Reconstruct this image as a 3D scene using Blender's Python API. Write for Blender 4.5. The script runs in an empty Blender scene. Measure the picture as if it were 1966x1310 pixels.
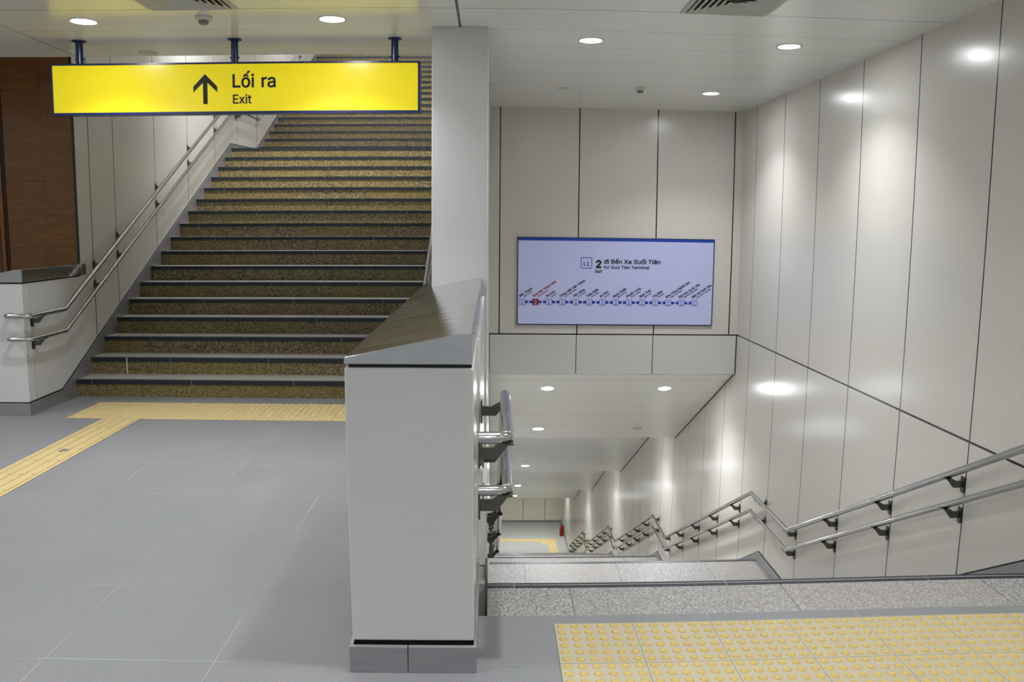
import bpy, bmesh, math, random
from mathutils import Vector, Matrix
random.seed(4)
S = bpy.context.scene
C = S.collection

# ------------------------------------------------------------------ camera, world, exposure
cd = bpy.data.cameras.new('camera')
cam = bpy.data.objects.new('camera', cd)
C.objects.link(cam)
S.camera = cam
cd.sensor_fit = 'HORIZONTAL'
cd.sensor_width = 36.0
cd.clip_start = 0.05
cd.clip_end = 200
# wide zoom with slight barrel distortion: lens polynomial (angle from radius on the sensor in mm)
cd.type = 'PANO'
K = [0.033545349629365145, 1.3788459163228668e-05, -6.282004685359645e-06, -6.81857363183662e-08]
cd.panorama_type = 'FISHEYE_LENS_POLYNOMIAL'
cd.fisheye_fov = math.radians(150)
cd.fisheye_polynomial_k0 = 0.0
cd.fisheye_polynomial_k1 = -K[0]
cd.fisheye_polynomial_k2 = -K[1]
cd.fisheye_polynomial_k3 = -K[2]
cd.fisheye_polynomial_k4 = -K[3]
R = Vector((0.9996839985600546, -0.023834590270289877, 0.007988449763746991))
D = Vector((0.0046468817554135245, -0.13709173195259217, -0.9905474564705063))
F = Vector((0.02470444318198067, 0.9902715634293888, -0.13693765424521578))
cam.matrix_world = Matrix(((R.x, -D.x, -F.x, 0), (R.y, -D.y, -F.y, 0), (R.z, -D.z, -F.z, 1.494), (0, 0, 0, 1)))

wd = bpy.data.worlds.new('world')
S.world = wd
wd.use_nodes = True
wd.node_tree.nodes['Background'].inputs[0].default_value = (0.9, 0.95, 1, 1)
wd.node_tree.nodes['Background'].inputs[1].default_value = 0.02

S.view_settings.view_transform = 'Standard'
S.view_settings.look = 'None'
S.view_settings.gamma = 1
S.view_settings.use_curve_mapping = False
S.view_settings.exposure = 0.52
S.cycles.use_denoising = True
S.cycles.max_bounces = 8
S.cycles.diffuse_bounces = 5
S.cycles.glossy_bounces = 4
S.cycles.sample_clamp_indirect = 6.0

# downlight powers (watts of the lamp inside each fitting)
P_HALL = 10.5
P_REAR = 5.5
P_DOWN = 10.5
P_UP = 28.0
LAMP_COL = (0.95, 0.973, 1.0)

# ------------------------------------------------------------------ dimensions
XR = 2.673          # right wall
XC = -0.022         # right face of the wall between the two stairs
XL = -3.65          # left wall of the stairs going up
XU = -0.455         # right wall of the stairs going up
ZC = 2.721          # hall ceiling
G, RH = 0.2957, 0.15
SL = RH / G
YN = 3.344          # top edge of the stairs going down
YB = 8.974          # wall over the stairs going down
YU = 7.118          # first riser of the stairs going up
ZB = -9.6           # lower floor
YE = 30.39          # far wall of the lower floor

# ------------------------------------------------------------------ helpers
def srgb(r, g, b):
    def f(c):
        c /= 255.0
        return c / 12.92 if c <= 0.04045 else ((c + 0.055) / 1.055) ** 2.4
    return (f(r), f(g), f(b), 1)

class NT:
    def __init__(s, name):
        s.m = bpy.data.materials.new(name)
        s.m.use_nodes = True
        s.t = s.m.node_tree
        s.b = s.t.nodes['Principled BSDF']
        s._p = None
    def n(s, ty, **kw):
        o = s.t.nodes.new(ty)
        for k, v in kw.items():
            setattr(o, k, v)
        return o
    def l(s, a, b):
        s.t.links.new(a, b)
    def put(s, v, sock):
        if isinstance(v, (int, float)):
            sock.default_value = v
        elif isinstance(v, (tuple, list)):
            sock.default_value = v
        else:
            s.l(v, sock)
    def math(s, op, a, b=None, c=None, clamp=False):
        o = s.n('ShaderNodeMath', operation=op)
        o.use_clamp = clamp
        s.put(a, o.inputs[0])
        if b is not None: s.put(b, o.inputs[1])
        if c is not None: s.put(c, o.inputs[2])
        return o.outputs[0]
    def pos(s):
        if not s._p:
            g = s.n('ShaderNodeNewGeometry')
            x = s.n('ShaderNodeSeparateXYZ')
            s.l(g.outputs['Position'], x.inputs[0])
            s._p = (g.outputs['Position'], x.outputs[0], x.outputs[1], x.outputs[2], g.outputs['Normal'])
        return s._p
    def per(s, c, off, sp, w):           # periodic joint mask
        a = s.math('SUBTRACT', c, off)
        a = s.math('DIVIDE', a, sp)
        a = s.math('ADD', a, 0.5)
        a = s.math('FRACT', a)
        a = s.math('SUBTRACT', a, 0.5)
        a = s.math('ABSOLUTE', a)
        return s.math('LESS_THAN', a, w / 2 / sp)
    def one(s, c, v, w):                 # single joint mask
        a = s.math('SUBTRACT', c, v)
        a = s.math('ABSOLUTE', a)
        return s.math('LESS_THAN', a, w / 2)
    def mx(s, *a):
        r = a[0]
        for b in a[1:]:
            r = s.math('MAXIMUM', r, b)
        return r
    def mix(s, f, a, b):
        o = s.n('ShaderNodeMix', data_type='RGBA')
        s.put(f, o.inputs['Factor']); s.put(a, o.inputs['A']); s.put(b, o.inputs['B'])
        return o.outputs['Result']
    def noise(s, scale, detail=2, rough=0.5, vec=None):
        o = s.n('ShaderNodeTexNoise')
        o.inputs['Scale'].default_value = scale
        o.inputs['Detail'].default_value = detail
        o.inputs['Roughness'].default_value = rough
        s.l(vec if vec is not None else s.pos()[0], o.inputs['Vector'])
        return o.outputs['Fac']
    def ramp(s, f, stops):
        o = s.n('ShaderNodeValToRGB')
        e = o.color_ramp.elements
        while len(e) < len(stops): e.new(0.5)
        for i, (p, c) in enumerate(stops):
            e[i].position = p; e[i].color = c
        s.l(f, o.inputs[0])
        return o.outputs[0]
    def scaled(s, sx, sy, sz):
        o = s.n('ShaderNodeMapping')
        o.inputs['Scale'].default_value = (sx, sy, sz)
        s.l(s.pos()[0], o.inputs['Vector'])
        return o.outputs[0]
    def cell(s, terms):                  # random value per panel
        v = None
        for c, off, sp, k in terms:
            a = s.math('SUBTRACT', c, off); a = s.math('DIVIDE', a, sp); a = s.math('FLOOR', a)
            a = s.math('MULTIPLY', a, k)
            v = a if v is None else s.math('ADD', v, a)
        o = s.n('ShaderNodeTexWhiteNoise', noise_dimensions='1D')
        s.l(v, o.inputs['W'])
        return o
    def tilt(s, wn, amt):
        v = s.n('ShaderNodeVectorMath', operation='SUBTRACT')
        s.l(wn.outputs['Color'], v.inputs[0]); v.inputs[1].default_value = (.5, .5, .5)
        m = s.n('ShaderNodeVectorMath', operation='SCALE')
        s.l(v.outputs[0], m.inputs[0]); m.inputs['Scale'].default_value = amt
        a = s.n('ShaderNodeVectorMath', operation='ADD')
        s.l(s.pos()[4], a.inputs[0]); s.l(m.outputs[0], a.inputs[1])
        n = s.n('ShaderNodeVectorMath', operation='NORMALIZE')
        s.l(a.outputs[0], n.inputs[0])
        return n.outputs[0]
    def fin(s, color=None, rough=None, metal=None, normal=None, spec=None, coat=None, coatr=None):
        I = s.b.inputs
        if color is not None: s.put(color, I['Base Color'])
        if rough is not None: s.put(rough, I['Roughness'])
        if metal is not None: s.put(metal, I['Metallic'])
        if normal is not None: s.l(normal, I['Normal'])
        if spec is not None: s.put(spec, I['Specular IOR Level'])
        if coat is not None: s.put(coat, I['Coat Weight'])
        if coatr is not None: s.put(coatr, I['Coat Roughness'])
        return s.m
    def bump(s, h, strength=0.3, dist=0.002):
        o = s.n('ShaderNodeBump')
        o.inputs['Strength'].default_value = strength
        o.inputs['Distance'].default_value = dist
        s.l(h, o.inputs['Height'])
        return o.outputs[0]

PANEL = srgb(211, 208, 200)
DARK = srgb(22, 24, 24)

def panel_mat(name, vert=(), horiz=(), base=PANEL, tilt=None, rough=0.22):
    t = NT(name)
    P, x, y, z, N = t.pos()
    ax = {'x': x, 'y': y, 'z': z}
    ms = []
    for v in vert:                       # (axis, off, spacing, width)
        ms.append(t.per(ax[v[0]], v[1], v[2], v[3]))
    for h in horiz:                      # (axis, value, width[, axis2, lim])
        m = t.one(ax[h[0]], h[1], h[2])
        if len(h) > 3:
            m = t.math('MULTIPLY', m, t.math('LESS_THAN', ax[h[3]], h[4]))
        ms.append(m)
    col = base
    mott = t.noise(3.0, 3)
    col = t.mix(t.math('MULTIPLY', mott, 0.10), base, (base[0]*0.86, base[1]*0.85, base[2]*0.82, 1))
    nrm = None
    if ms:
        m = t.mx(*ms)
        col = t.mix(m, col, DARK)
    if tilt:
        wn = t.cell([(ax[tilt[0]], tilt[1], tilt[2], 1.37)])
        nrm = t.tilt(wn, tilt[3])
    r = t.math('ADD', t.math('MULTIPLY', mott, 0.06), rough - 0.03)
    return t.fin(col, r, 0.0, nrm, 0.6)

def plain(name, color, rough=0.5, metal=0.0, spec=0.5):
    t = NT(name)
    return t.fin(color, rough, metal, None, spec)

def ceil_mat(name, slope=False, xo=0.085, ycut=None):
    t = NT(name)
    P, x, y, z, N = t.pos()
    if slope:
        m1 = t.per(y, 9.70, 0.464, 0.007)
    else:
        m1 = t.per(y, 4.898, 0.52, 0.007)
        m1 = t.mx(m1, t.one(y, 4.898, 0.012))
    ms = [t.math('MULTIPLY', m1, 0.55)]
    if not slope:
        ms.append(t.math('MULTIPLY', t.one(x, -0.203, 0.016), t.math('LESS_THAN', y, 5.4)))
        ms.append(t.math('MULTIPLY', t.one(x, -3.04, 0.008), 0.8))
    m = t.mx(*ms)
    base = srgb(234, 235, 230)
    col = t.mix(m, base, srgb(60, 60, 58))
    wn = t.cell([(y, 9.70 if slope else 4.898, 0.464 if slope else 0.52, 1.7), (x, xo, 0.832, 7.3)])
    return t.fin(col, 0.30 if slope else 0.17, 0.0, t.tilt(wn, 0.006), 0.6)

def granite(name, cols, scale=230, rough=0.5, tone=None, extra=None, joints=None):
    t = NT(name)
    P, x, y, z, N = t.pos()
    v = t.n('ShaderNodeTexVoronoi'); v.inputs['Scale'].default_value = scale
    t.l(P, v.inputs['Vector'])
    sep = t.n('ShaderNodeSeparateColor'); t.l(v.outputs['Color'], sep.inputs[0])
    n2 = t.noise(scale * 0.35, 3, 0.7)
    f = t.math('ADD', t.math('MULTIPLY', sep.outputs[0], 0.6), t.math('MULTIPLY', n2, 0.4))
    c = t.ramp(f, cols)
    if tone:
        wn = t.cell(tone(t, x, y, z))
        w = t.math('MULTIPLY', wn.outputs['Value'], 0.45)
        c = t.mix(w, c, extra)
    if joints:
        c = t.mix(joints(t, x, y, z), c, srgb(90, 88, 80))
    return t.fin(c, rough, 0.0, None, 0.45)

def steel(name, color=(0.46, 0.46, 0.45, 1), rough=0.28, metal=1.0):
    t = NT(name)
    n = t.noise(1.0, 4, 0.6, t.scaled(3, 3, 40))
    r = t.math('ADD', t.math('MULTIPLY', n, 0.16), rough - 0.08)
    c = t.mix(n, color, tuple(k * 0.78 for k in color[:3]) + (1,))
    return t.fin(c, r, metal)

M = {}
M['panel'] = panel_mat('white enamel panel', base=srgb(209, 209, 207))
M['right_wall'] = panel_mat('white wall panels with dark joints', [('y', 4.362, 0.829, 0.011)], [('z', 0.332, 0.014, 'y', YB)], tilt=('y', 4.362, 0.829, 0.016))
M['back_wall'] = panel_mat('white wall panels over stairs', [('x', 0.085, 0.832, 0.013)], [('z', 0.329, 0.014)], tilt=('x', 0.085, 0.832, 0.01))
M['left_wall'] = panel_mat('white stair wall panels', [('y', 9.12, 1.018, 0.010)], [('y', 7.594, 0.012), ('y', 6.48, 0.011)], tilt=('y', 9.12, 1.018, 0.012))
M['mid_wall'] = panel_mat('white stair dividing wall panels', [('y', 3.533, 0.829, 0.01)], tilt=('y', 3.533, 0.829, 0.012))
M['far_wall'] = panel_mat('cream panels of lower floor', [('x', 1.223, 0.824, 0.014)], base=srgb(226, 222, 204))
M['ceiling'] = ceil_mat('white metal ceiling planks')
M['slope_ceiling'] = ceil_mat('white metal planks of sloping ceiling', True)
M['dark'] = plain('black gap', srgb(14, 15, 15), 0.6)
M['steel'] = steel('satin stainless steel', (0.50, 0.50, 0.49, 1), 0.26)
M['rail'] = steel('brushed stainless tube', (0.62, 0.62, 0.61, 1), 0.20)
M['skirt'] = steel('dull stainless skirting', (0.40, 0.40, 0.41, 1), 0.36, 0.6)
def cap_mat():
    t = NT('polished stainless cap')
    n = t.noise(1.0, 3, 0.6, t.scaled(2.5, 16, 3.0))
    n2 = t.noise(1.0, 2, 0.5, t.scaled(5, 5, 5))
    cc = t.mix(t.noise(1.0, 3, 0.6, t.scaled(2.5, 22, 3.0)), (0.50, 0.51, 0.53, 1), (0.70, 0.71, 0.73, 1))
    return t.fin(cc, t.math('ADD', t.math('MULTIPLY', n2, 0.10), 0.09), 1.0, t.bump(n, 0.35, 0.008))
M['cap'] = cap_mat()
M['bracket'] = steel('dark stainless bracket', (0.15, 0.15, 0.125, 1), 0.36)
M['grille'] = plain('off white vent metal', srgb(190, 190, 178), 0.45)
M['plastic'] = plain('white plastic', srgb(205, 205, 196), 0.4)
M['greyplastic'] = plain('grey plastic', srgb(120, 122, 112), 0.5)
M['navy'] = plain('navy lacquered metal', srgb(16, 32, 84), 0.25, 0.0, 0.6)
M['frame_white'] = plain('white lacquer', srgb(220, 220, 218), 0.35)
M['ink'] = plain('black lettering', srgb(16, 20, 18), 0.4)
M['blue_ink'] = plain('blue print', srgb(20, 62, 170), 0.4)
M['red_ink'] = plain('red print', srgb(150, 28, 40), 0.4)
M['map_ink'] = plain('dark navy print', srgb(24, 26, 48), 0.4)
M['map_frame'] = plain('dark blue frame', srgb(14, 18, 60), 0.4)
M['red'] = plain('red painted steel', srgb(138, 14, 20), 0.35)
M['black'] = plain('black rubber', srgb(14, 14, 14), 0.5)

def emis(name, col, strength, base=(0, 0, 0, 1), rough=0.3):
    t = NT(name)
    t.fin(base, rough)
    t.b.inputs['Emission Color'].default_value = col
    t.b.inputs['Emission Strength'].default_value = strength
    return t.m
M['lens'] = emis('lit lamp lens', (0.95, 0.97, 1, 1), 108.0)
M['sign_face'] = emis('lit yellow sign face', srgb(242, 222, 20), 0.36, srgb(178, 164, 26), 0.22)
M['map_face'] = emis('backlit lavender map face', srgb(178, 184, 226), 0.18, srgb(160, 165, 200), 0.35)

def floor_mat():
    t = NT('grey stone floor tiles')
    P, x, y, z, N = t.pos()
    j = t.math('MULTIPLY', t.mx(t.per(x, 0.245, 0.6, 0.0035), t.per(y, 2.667, 0.6045, 0.0035)), 0.75)
    tone = t.cell([(x, 0.245, 0.6, 1.13), (y, 2.667, 0.6045, 5.71)]).outputs['Value']
    n1 = t.noise(2.2, 6, 0.7)
    n2 = t.noise(170, 3, 0.7)
    c = t.mix(n1, srgb(126, 127, 129), srgb(146, 146, 147))
    c = t.mix(t.math('MULTIPLY', tone, 0.25), c, srgb(126, 128, 132))
    sp = t.ramp(n2, [(0.35, (0.72, 0.72, 0.72, 1)), (0.65, (1.15, 1.15, 1.15, 1))])
    mul = t.n('ShaderNodeMix', data_type='RGBA', blend_type='MULTIPLY')
    mul.inputs['Factor'].default_value = 0.75
    t.l(c, mul.inputs['A']); t.l(sp, mul.inputs['B'])
    jl = t.noise(1.3, 2)
    jc = t.ramp(jl, [(0.42, srgb(116, 116, 114)), (0.62, srgb(186, 186, 184))])
    c = t.mix(j, mul.outputs['Result'], jc)
    return t.fin(c, t.math('ADD', t.math('MULTIPLY', n1, 0.12), 0.52), 0.0, t.bump(n2, 0.25, 0.001), 0.4)
M['floor'] = floor_mat()
M['floor_low'] = plain('grey lower floor tiles', srgb(172, 174, 168), 0.35)

g_light = [(0.22, srgb(92, 90, 88)), (0.42, srgb(134, 131, 128)), (0.6, srgb(162, 159, 156)), (0.8, srgb(196, 194, 192))]
M['granite'] = granite('grey flamed granite', g_light, 210, 0.55,
    tone=lambda t, x, y, z: [(x, 0.33, 0.9, 1.7), (z, 0, 0.15, 3.1)], extra=srgb(160, 154, 148),
    joints=lambda t, x, y, z: t.per(x, 0.33, 0.9, 0.004))
g_brown = [(0.22, srgb(40, 32, 24)), (0.42, srgb(92, 80, 56)), (0.6, srgb(126, 111, 78)), (0.8, srgb(160, 146, 110))]
M['riser'] = granite('brown polished granite riser', g_brown, 115, 0.35,
    tone=lambda t, x, y, z: [(t.math('ADD', x, t.math('MULTIPLY', t.math('FLOOR', t.math('DIVIDE', z, 0.15)), 0.37)), 0.2, 0.9, 1.7), (z, 0, 0.15, 3.1)],
    extra=srgb(118, 106, 46))
g_tread = [(0.22, srgb(128, 126, 122)), (0.42, srgb(164, 162, 158)), (0.6, srgb(184, 182, 178)), (0.8, srgb(208, 206, 202))]
M['tread'] = granite('grey granite tread', g_tread, 210, 0.5,
    tone=lambda t, x, y, z: [(x, 0.33, 0.9, 1.7), (z, 0, 0.15, 3.1)], extra=srgb(178, 176, 170))
def nosing_mat():
    t = NT('navy black anti slip strip')
    P, x, y, z, N = t.pos()
    sh = t.math('ADD', x, t.math('MULTIPLY', t.math('FLOOR', t.math('DIVIDE', z, 0.149)), 0.29))
    return t.fin(t.mix(t.per(sh, 0.1, 0.9, 0.006), srgb(22, 30, 38), srgb(120, 124, 124)), 0.45)
M['nosing'] = nosing_mat()
M['nosing_line'] = plain('pale groove of anti slip strip', srgb(160, 160, 158), 0.5)
M['paint'] = plain('white paint drip', srgb(230, 228, 220), 0.5)

def tact(name, base, alt, ox, oy, joints=True):
    t = NT(name)
    P, x, y, z, N = t.pos()
    n = t.noise(9, 4, 0.6)
    f = t.noise(240, 2)
    c = t.mix(n, base, alt)
    c = t.mix(t.math('MULTIPLY', f, 0.25), c, srgb(150, 140, 110))
    j = t.mx(t.per(x, ox, 0.3, 0.003), t.per(y, oy, 0.3, 0.003))
    if joints: c = t.mix(t.math('MULTIPLY', j, 0.8), c, srgb(120, 116, 98))
    return t.fin(c, 0.5, 0.0, None, 0.35)
M['tact_base'] = tact('worn cream tactile tile', srgb(184, 177, 158), srgb(190, 180, 150), 0.241, 2.665)
M['tact_dome'] = tact('yellow tactile dome', srgb(204, 178, 100), srgb(208, 182, 110), 7.77, 7.77, False)
M['tact_left'] = tact('yellow tactile tile', srgb(216, 196, 146), srgb(212, 186, 126), -3.02, 6.28)

def wood_mat():
    t = NT('brown wood wall panels')
    P, x, y, z, N = t.pos()
    n = t.noise(1.0, 5, 0.65, t.scaled(5, 5, 45))
    big = t.noise(1.2, 2)
    c = t.ramp(n, [(0.3, srgb(106, 68, 32)), (0.5, srgb(120, 79, 39)), (0.7, srgb(134, 90, 46))])
    c = t.mix(t.math('MULTIPLY', big, 0.35), c, srgb(116, 76, 38))
    j = t.mx(t.math('MULTIPLY', t.per(x, -3.945, 0.405, 0.005), 0.5), t.math('MULTIPLY', t.per(z, 1.295, 0.292, 0.004), 0.45))
    c = t.mix(j, c, srgb(20, 12, 6))
    return t.fin(c, 0.38, 0.0, None, 0.45)
M['wood'] = wood_mat()
M['wood_light'] = plain('light brown wood trim', srgb(128, 76, 32), 0.4)

# ---- mesh builder
class MB:
    def __init__(s):
        s.v = []; s.f = []; s.mi = []; s.cur = 0; s.sm = []
        s.smooth = False
    def add(s, vs, fs):
        o = len(s.v)
        s.v += [tuple(p) for p in vs]
        for f in fs:
            s.f.append([i + o for i in f]); s.mi.append(s.cur); s.sm.append(s.smooth)
        return s
    def box(s, x0, x1, y0, y1, z0, z1):
        vs = [(x0, y0, z0), (x1, y0, z0), (x1, y1, z0), (x0, y1, z0), (x0, y0, z1), (x1, y0, z1), (x1, y1, z1), (x0, y1, z1)]
        return s.add(vs, [(0, 3, 2, 1), (4, 5, 6, 7), (0, 1, 5, 4), (1, 2, 6, 5), (2, 3, 7, 6), (3, 0, 4, 7)])
    def prism(s, poly, axis, a, b):
        # poly in the two other axes, in order (x,z) for 'y', (y,z) for 'x', (x,y) for 'z'
        def P(p, t):
            return {'y': (p[0], t, p[1]), 'x': (t, p[0], p[1]), 'z': (p[0], p[1], t)}[axis]
        n = len(poly)
        ar = sum(poly[i][0] * poly[(i + 1) % n][1] - poly[(i + 1) % n][0] * poly[i][1] for i in range(n))
        vs = [P(p, a) for p in poly] + [P(p, b) for p in poly]
        fs = [tuple(range(n)), tuple(range(2 * n - 1, n - 1, -1))] + [(i + n, (i + 1) % n + n, (i + 1) % n, i) for i in range(n)]
        flip = (ar > 0) ^ (axis == 'y') ^ (b < a)
        if flip:
            fs = [tuple(reversed(f)) for f in fs]
        # orientation: first cap must face away from b
        return s.add(vs, fs)
    def tube(s, path, r, seg=14, cap=True):
        P = [Vector(p) for p in path]
        sm = s.smooth; s.smooth = True
        n = len(P); rings = []
        ref = None
        for i in range(n):
            t = ((P[i + 1] - P[i]).normalized() if i < n - 1 else Vector()) + ((P[i] - P[i - 1]).normalized() if i > 0 else Vector())
            t.normalize()
            if ref is None:
                ref = Vector((0, 0, 1)) if abs(t.z) < 0.9 else Vector((1, 0, 0))
            a = (ref - t * ref.dot(t)).normalized(); ref = a
            b = t.cross(a)
            k = 1.0
            if 0 < i < n - 1:
                c = (P[i + 1] - P[i]).normalized().dot((P[i] - P[i - 1]).normalized())
                k = 1.0 / max(0.5, math.sqrt((1 + c) / 2))
            bend = None
            if k > 1.0001:
                bend = ((P[i + 1] - P[i]).normalized() - (P[i] - P[i - 1]).normalized()).normalized()
            ring = []
            for j in range(seg):
                an = 2 * math.pi * j / seg
                d = (a * math.cos(an) + b * math.sin(an)) * r
                if bend is not None:
                    d += bend * d.dot(bend) * (k - 1)
                ring.append(P[i] + d)
            rings.append(ring)
        vs = [p for rg in rings for p in rg]; fs = []
        for i in range(n - 1):
            for j in range(seg):
                j2 = (j + 1) % seg
                fs.append((i * seg + j, i * seg + j2, (i + 1) * seg + j2, (i + 1) * seg + j))
        s.add(vs, fs)
        s.smooth = False
        if cap:
            s.add(rings[0], [tuple(range(seg - 1, -1, -1))]); s.add(rings[-1], [tuple(range(seg))])
        s.smooth = sm
        return s
    def lathe(s, prof, c=(0, 0, 0), seg=32, smooth=True):
        # prof: list of (r, z)
        sm = s.smooth; s.smooth = smooth
        vs = []; fs = []
        for r, z in prof:
            for j in range(seg):
                a = 2 * math.pi * j / seg
                vs.append((c[0] + r * math.cos(a), c[1] + r * math.sin(a), c[2] + z))
        for i in range(len(prof) - 1):
            for j in range(seg):
                j2 = (j + 1) % seg
                fs.append((i * seg + j, i * seg + j2, (i + 1) * seg + j2, (i + 1) * seg + j))
        s.add(vs, fs); s.smooth = sm
        return s
    def build(s, name, mats, parent=None, bevel=0):
        me = bpy.data.meshes.new(name)
        off = Vector()
        if parent is not None:
            off = ORG.get(parent, Vector())
        me.from_pydata([tuple(Vector(p) - off) for p in s.v], [], s.f)
        if not isinstance(mats, (list, tuple)): mats = [mats]
        for m in mats: me.materials.append(m)
        for p, i, sm in zip(me.polygons, s.mi, s.sm):
            p.material_index = i; p.use_smooth = sm
        bm = bmesh.new(); bm.from_mesh(me)
        bmesh.ops.recalc_face_normals(bm, faces=bm.faces)
        bm.to_mesh(me); bm.free()
        me.update()
        o = bpy.data.objects.new(name, me)
        C.objects.link(o)
        ORG[o] = off.copy()
        if parent is not None: o.parent = parent
        if bevel:
            md = o.modifiers.new('bevel', 'BEVEL'); md.width = bevel; md.segments = 2; md.limit_method = 'ANGLE'
        return o
ORG = {}

def thing(name, label, cat, loc=(0, 0, 0), group=None, rot=None):
    o = bpy.data.objects.new(name, None)
    o.empty_display_size = 0.1
    C.objects.link(o)
    o.location = loc
    if rot: o.rotation_euler = rot
    ORG[o] = Vector(loc)
    tag(o, label, cat, group)
    return o
def tag(o, label, cat, group=None):
    o['label'] = label; o['category'] = cat
    if group: o['group'] = group
    return o
def struct(name, mb, mats, **k):
    o = mb.build(name, mats, **k)
    o['kind'] = 'structure'
    return o
def copy_tree(o, parent=None, loc=None):
    c = o.copy(); C.objects.link(c)
    if parent is not None: c.parent = parent
    if loc is not None: c.location = loc
    for ch in list(o.children):
        copy_tree(ch, c)
    return c

# ------------------------------------------------------------------ setting: floors
fl = MB()
fl.box(-9, XU + 0.0, -5, YU + 0.1, -0.3, 0)
fl.box(XU, XR, -5, YN - 0.305, -0.3, 0)
struct('floor', fl, M['floor'])
lowf = MB().box(-4, XR, 26.0, YE, ZB - 0.3, ZB)
struct('floor', lowf, M['floor_low'])

# ------------------------------------------------------------------ setting: walls
w = MB().box(XR, XR + 0.3, -5, YE, ZB, ZC + 0.5)
struct('wall_right', w, M['right_wall'])
struct('wall_rear', MB().box(-9, XR, -5.3, -5, 0, ZC), M['panel'])
struct('wall_hall_left', MB().box(-9.3, -9, -5, 7.6, 0, 3.2), M['panel'])
struct('wall_lower_end', MB().box(-4, XR, YE, YE + 0.3, ZB, -6.6), M['far_wall'])
struct('wall_lower_left', MB().box(-4.3, -4, 26.0, YE, ZB, -6.6), M['far_wall'])

# wall between the stairs (below the hall floor and beyond the short parapet)
mw = MB()
mw.box(-0.40, XC, YN - 0.02, 26.0, ZB, -0.301)
mw.box(-0.40, XC, YN, 26.0, -0.301, -0.001)
struct('wall_center', mw, M['mid_wall'])
struct('wall_center', MB().box(XU, XC, 7.452, 20.0, 0, 11), M['mid_wall'])

# pillar: full-height end of that wall
pl = MB().box(-0.378, -0.028, 5.36, 7.45, 0, ZC)
pl.box(-0.378, -0.028, 6.30, 7.45, ZC, 6)
pillar = tag(pl.build('pillar', M['panel'], bevel=0.004), 'white enamelled full-height pillar rising behind the steel-capped parapet to the ceiling', 'pillar')
# bulkhead wall above the stairs going down
bw = MB().box(XC, XR, YB, YB + 0.3, 0.331, ZC)
struct('wall_back', bw, M['back_wall'])
bm_ = MB().box(XC, XR, YB + 0.008, YB + 0.15, -0.10, 0.331)
struct('trim_1', bm_, M['dark'])
for i, (a, b) in enumerate(((XC + 0.006, 0.909), (0.917, 1.741), (1.749, XR - 0.008))):
    q = MB().prism([(YB, -0.100), (YB + 0.012, -0.112), (YB + 0.09, -0.112), (YB + 0.09, 0.322), (YB, 0.322)], 'x', a, b)
    struct('trim_%d' % (i + 2), q, M['panel'])

# left wall of the stairs going up
lw = MB().box(XL - 0.3, XL, 7.61, 22.0, 0, 12).box(XL - 0.0038, XL, 7.34, 7.61, 0, 12)
struct('wall_left', lw, M['left_wall'])
# wood wall left of it
ww = MB().box(-9, XL - 0.004, 7.342, 7.6, 0, 3.3)
struct('wall_wood', ww, M['wood'])
struct('trim_5', MB().box(XL - 0.022, XL + 0.0, 7.334, 7.342, 1.16, 3.3), plain('dark green corner strip', srgb(28, 40, 32), 0.4))
struct('trim_6', MB().box(-4.318, -4.292, 7.334, 7.342, 0, 3.3), plain('dark wood groove', srgb(36, 20, 10), 0.5))
struct('trim_7', MB().box(-4.352, -4.318, 7.322, 7.342, 0, 3.3), M['wood_light'])
struct('trim_8', MB().box(-4.372, -4.352, 7.330, 7.342, 0, 3.3), plain('dark wood recess', srgb(40, 24, 12), 0.5))

# ------------------------------------------------------------------ setting: ceilings
struct('ceiling', MB().box(-9, -0.2, -5, 6.225, ZC, ZC + 0.28).box(-0.2, XR, -5, YB, ZC, ZC + 0.28), M['ceiling'])
struct('ceiling', MB().box(-9, XL, 6.225, 7.33, 3.3, 3.5), M['panel'])
struct('ceiling', MB().prism([(6.225, ZC + 0.28), (18.2, ZC + 0.28 + 12 * SL), (22, ZC + 0.28 + 12 * SL), (22, ZC + 0.6 + 12 * SL), (18.1, ZC + 0.6 + 12 * SL), (6.225, ZC + 0.6)], 'x', XL, XU), M['panel'])
cs = [(YB + 0.05, -0.112), (11.78, -1.53), (12.78, -1.53), (16.62, -3.48), (17.58, -3.48), (21.42, -5.43), (22.42, -5.43), (25.55, -7.04), (YE, -7.04)]
poly = cs + [(YE, -6.7), (25.8, -6.7), (22.4, -5.1), (21.5, -5.1), (17.6, -3.15), (16.7, -3.15), (12.8, -1.2), (11.9, -1.2), (YB + 0.1, 0.1)]
mb = MB()
n = len(cs)
for i in range(n - 1):
    (y0, z0), (y1, z1) = cs[i], cs[i + 1]
    mb.prism([(y0, z0), (y1, z1), (y1, z1 + 0.25), (y0, z0 + 0.25)], 'x', XC, XR)
struct('ceiling', mb, M['slope_ceiling'])
jt = MB()
for i in (0, 2, 4, 6):
    (y0, z0), (y1, z1) = cs[i], cs[i + 1]
    jt.prism([(y0, z0 - 0.012), (y1, z1 - 0.012), (y1, z1), (y0, z0)], 'x', XR - 0.006, XR)
    jt.prism([(y0, z0 - 0.012), (y1, z1 - 0.012), (y1, z1), (y0, z0)], 'x', XC, XC + 0.004)
jt.box(XR - 0.004, XR, YB - 0.012, YB, -0.11, 0.325)
jt.box(XC, XC + 0.004, YB - 0.012, YB, -0.11, 0.325)
struct('trim_12', jt, M['dark'])
struct('ceiling', MB().box(-4, XC, 26.0, YE, -7.04, -6.8), M['panel'])

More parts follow.
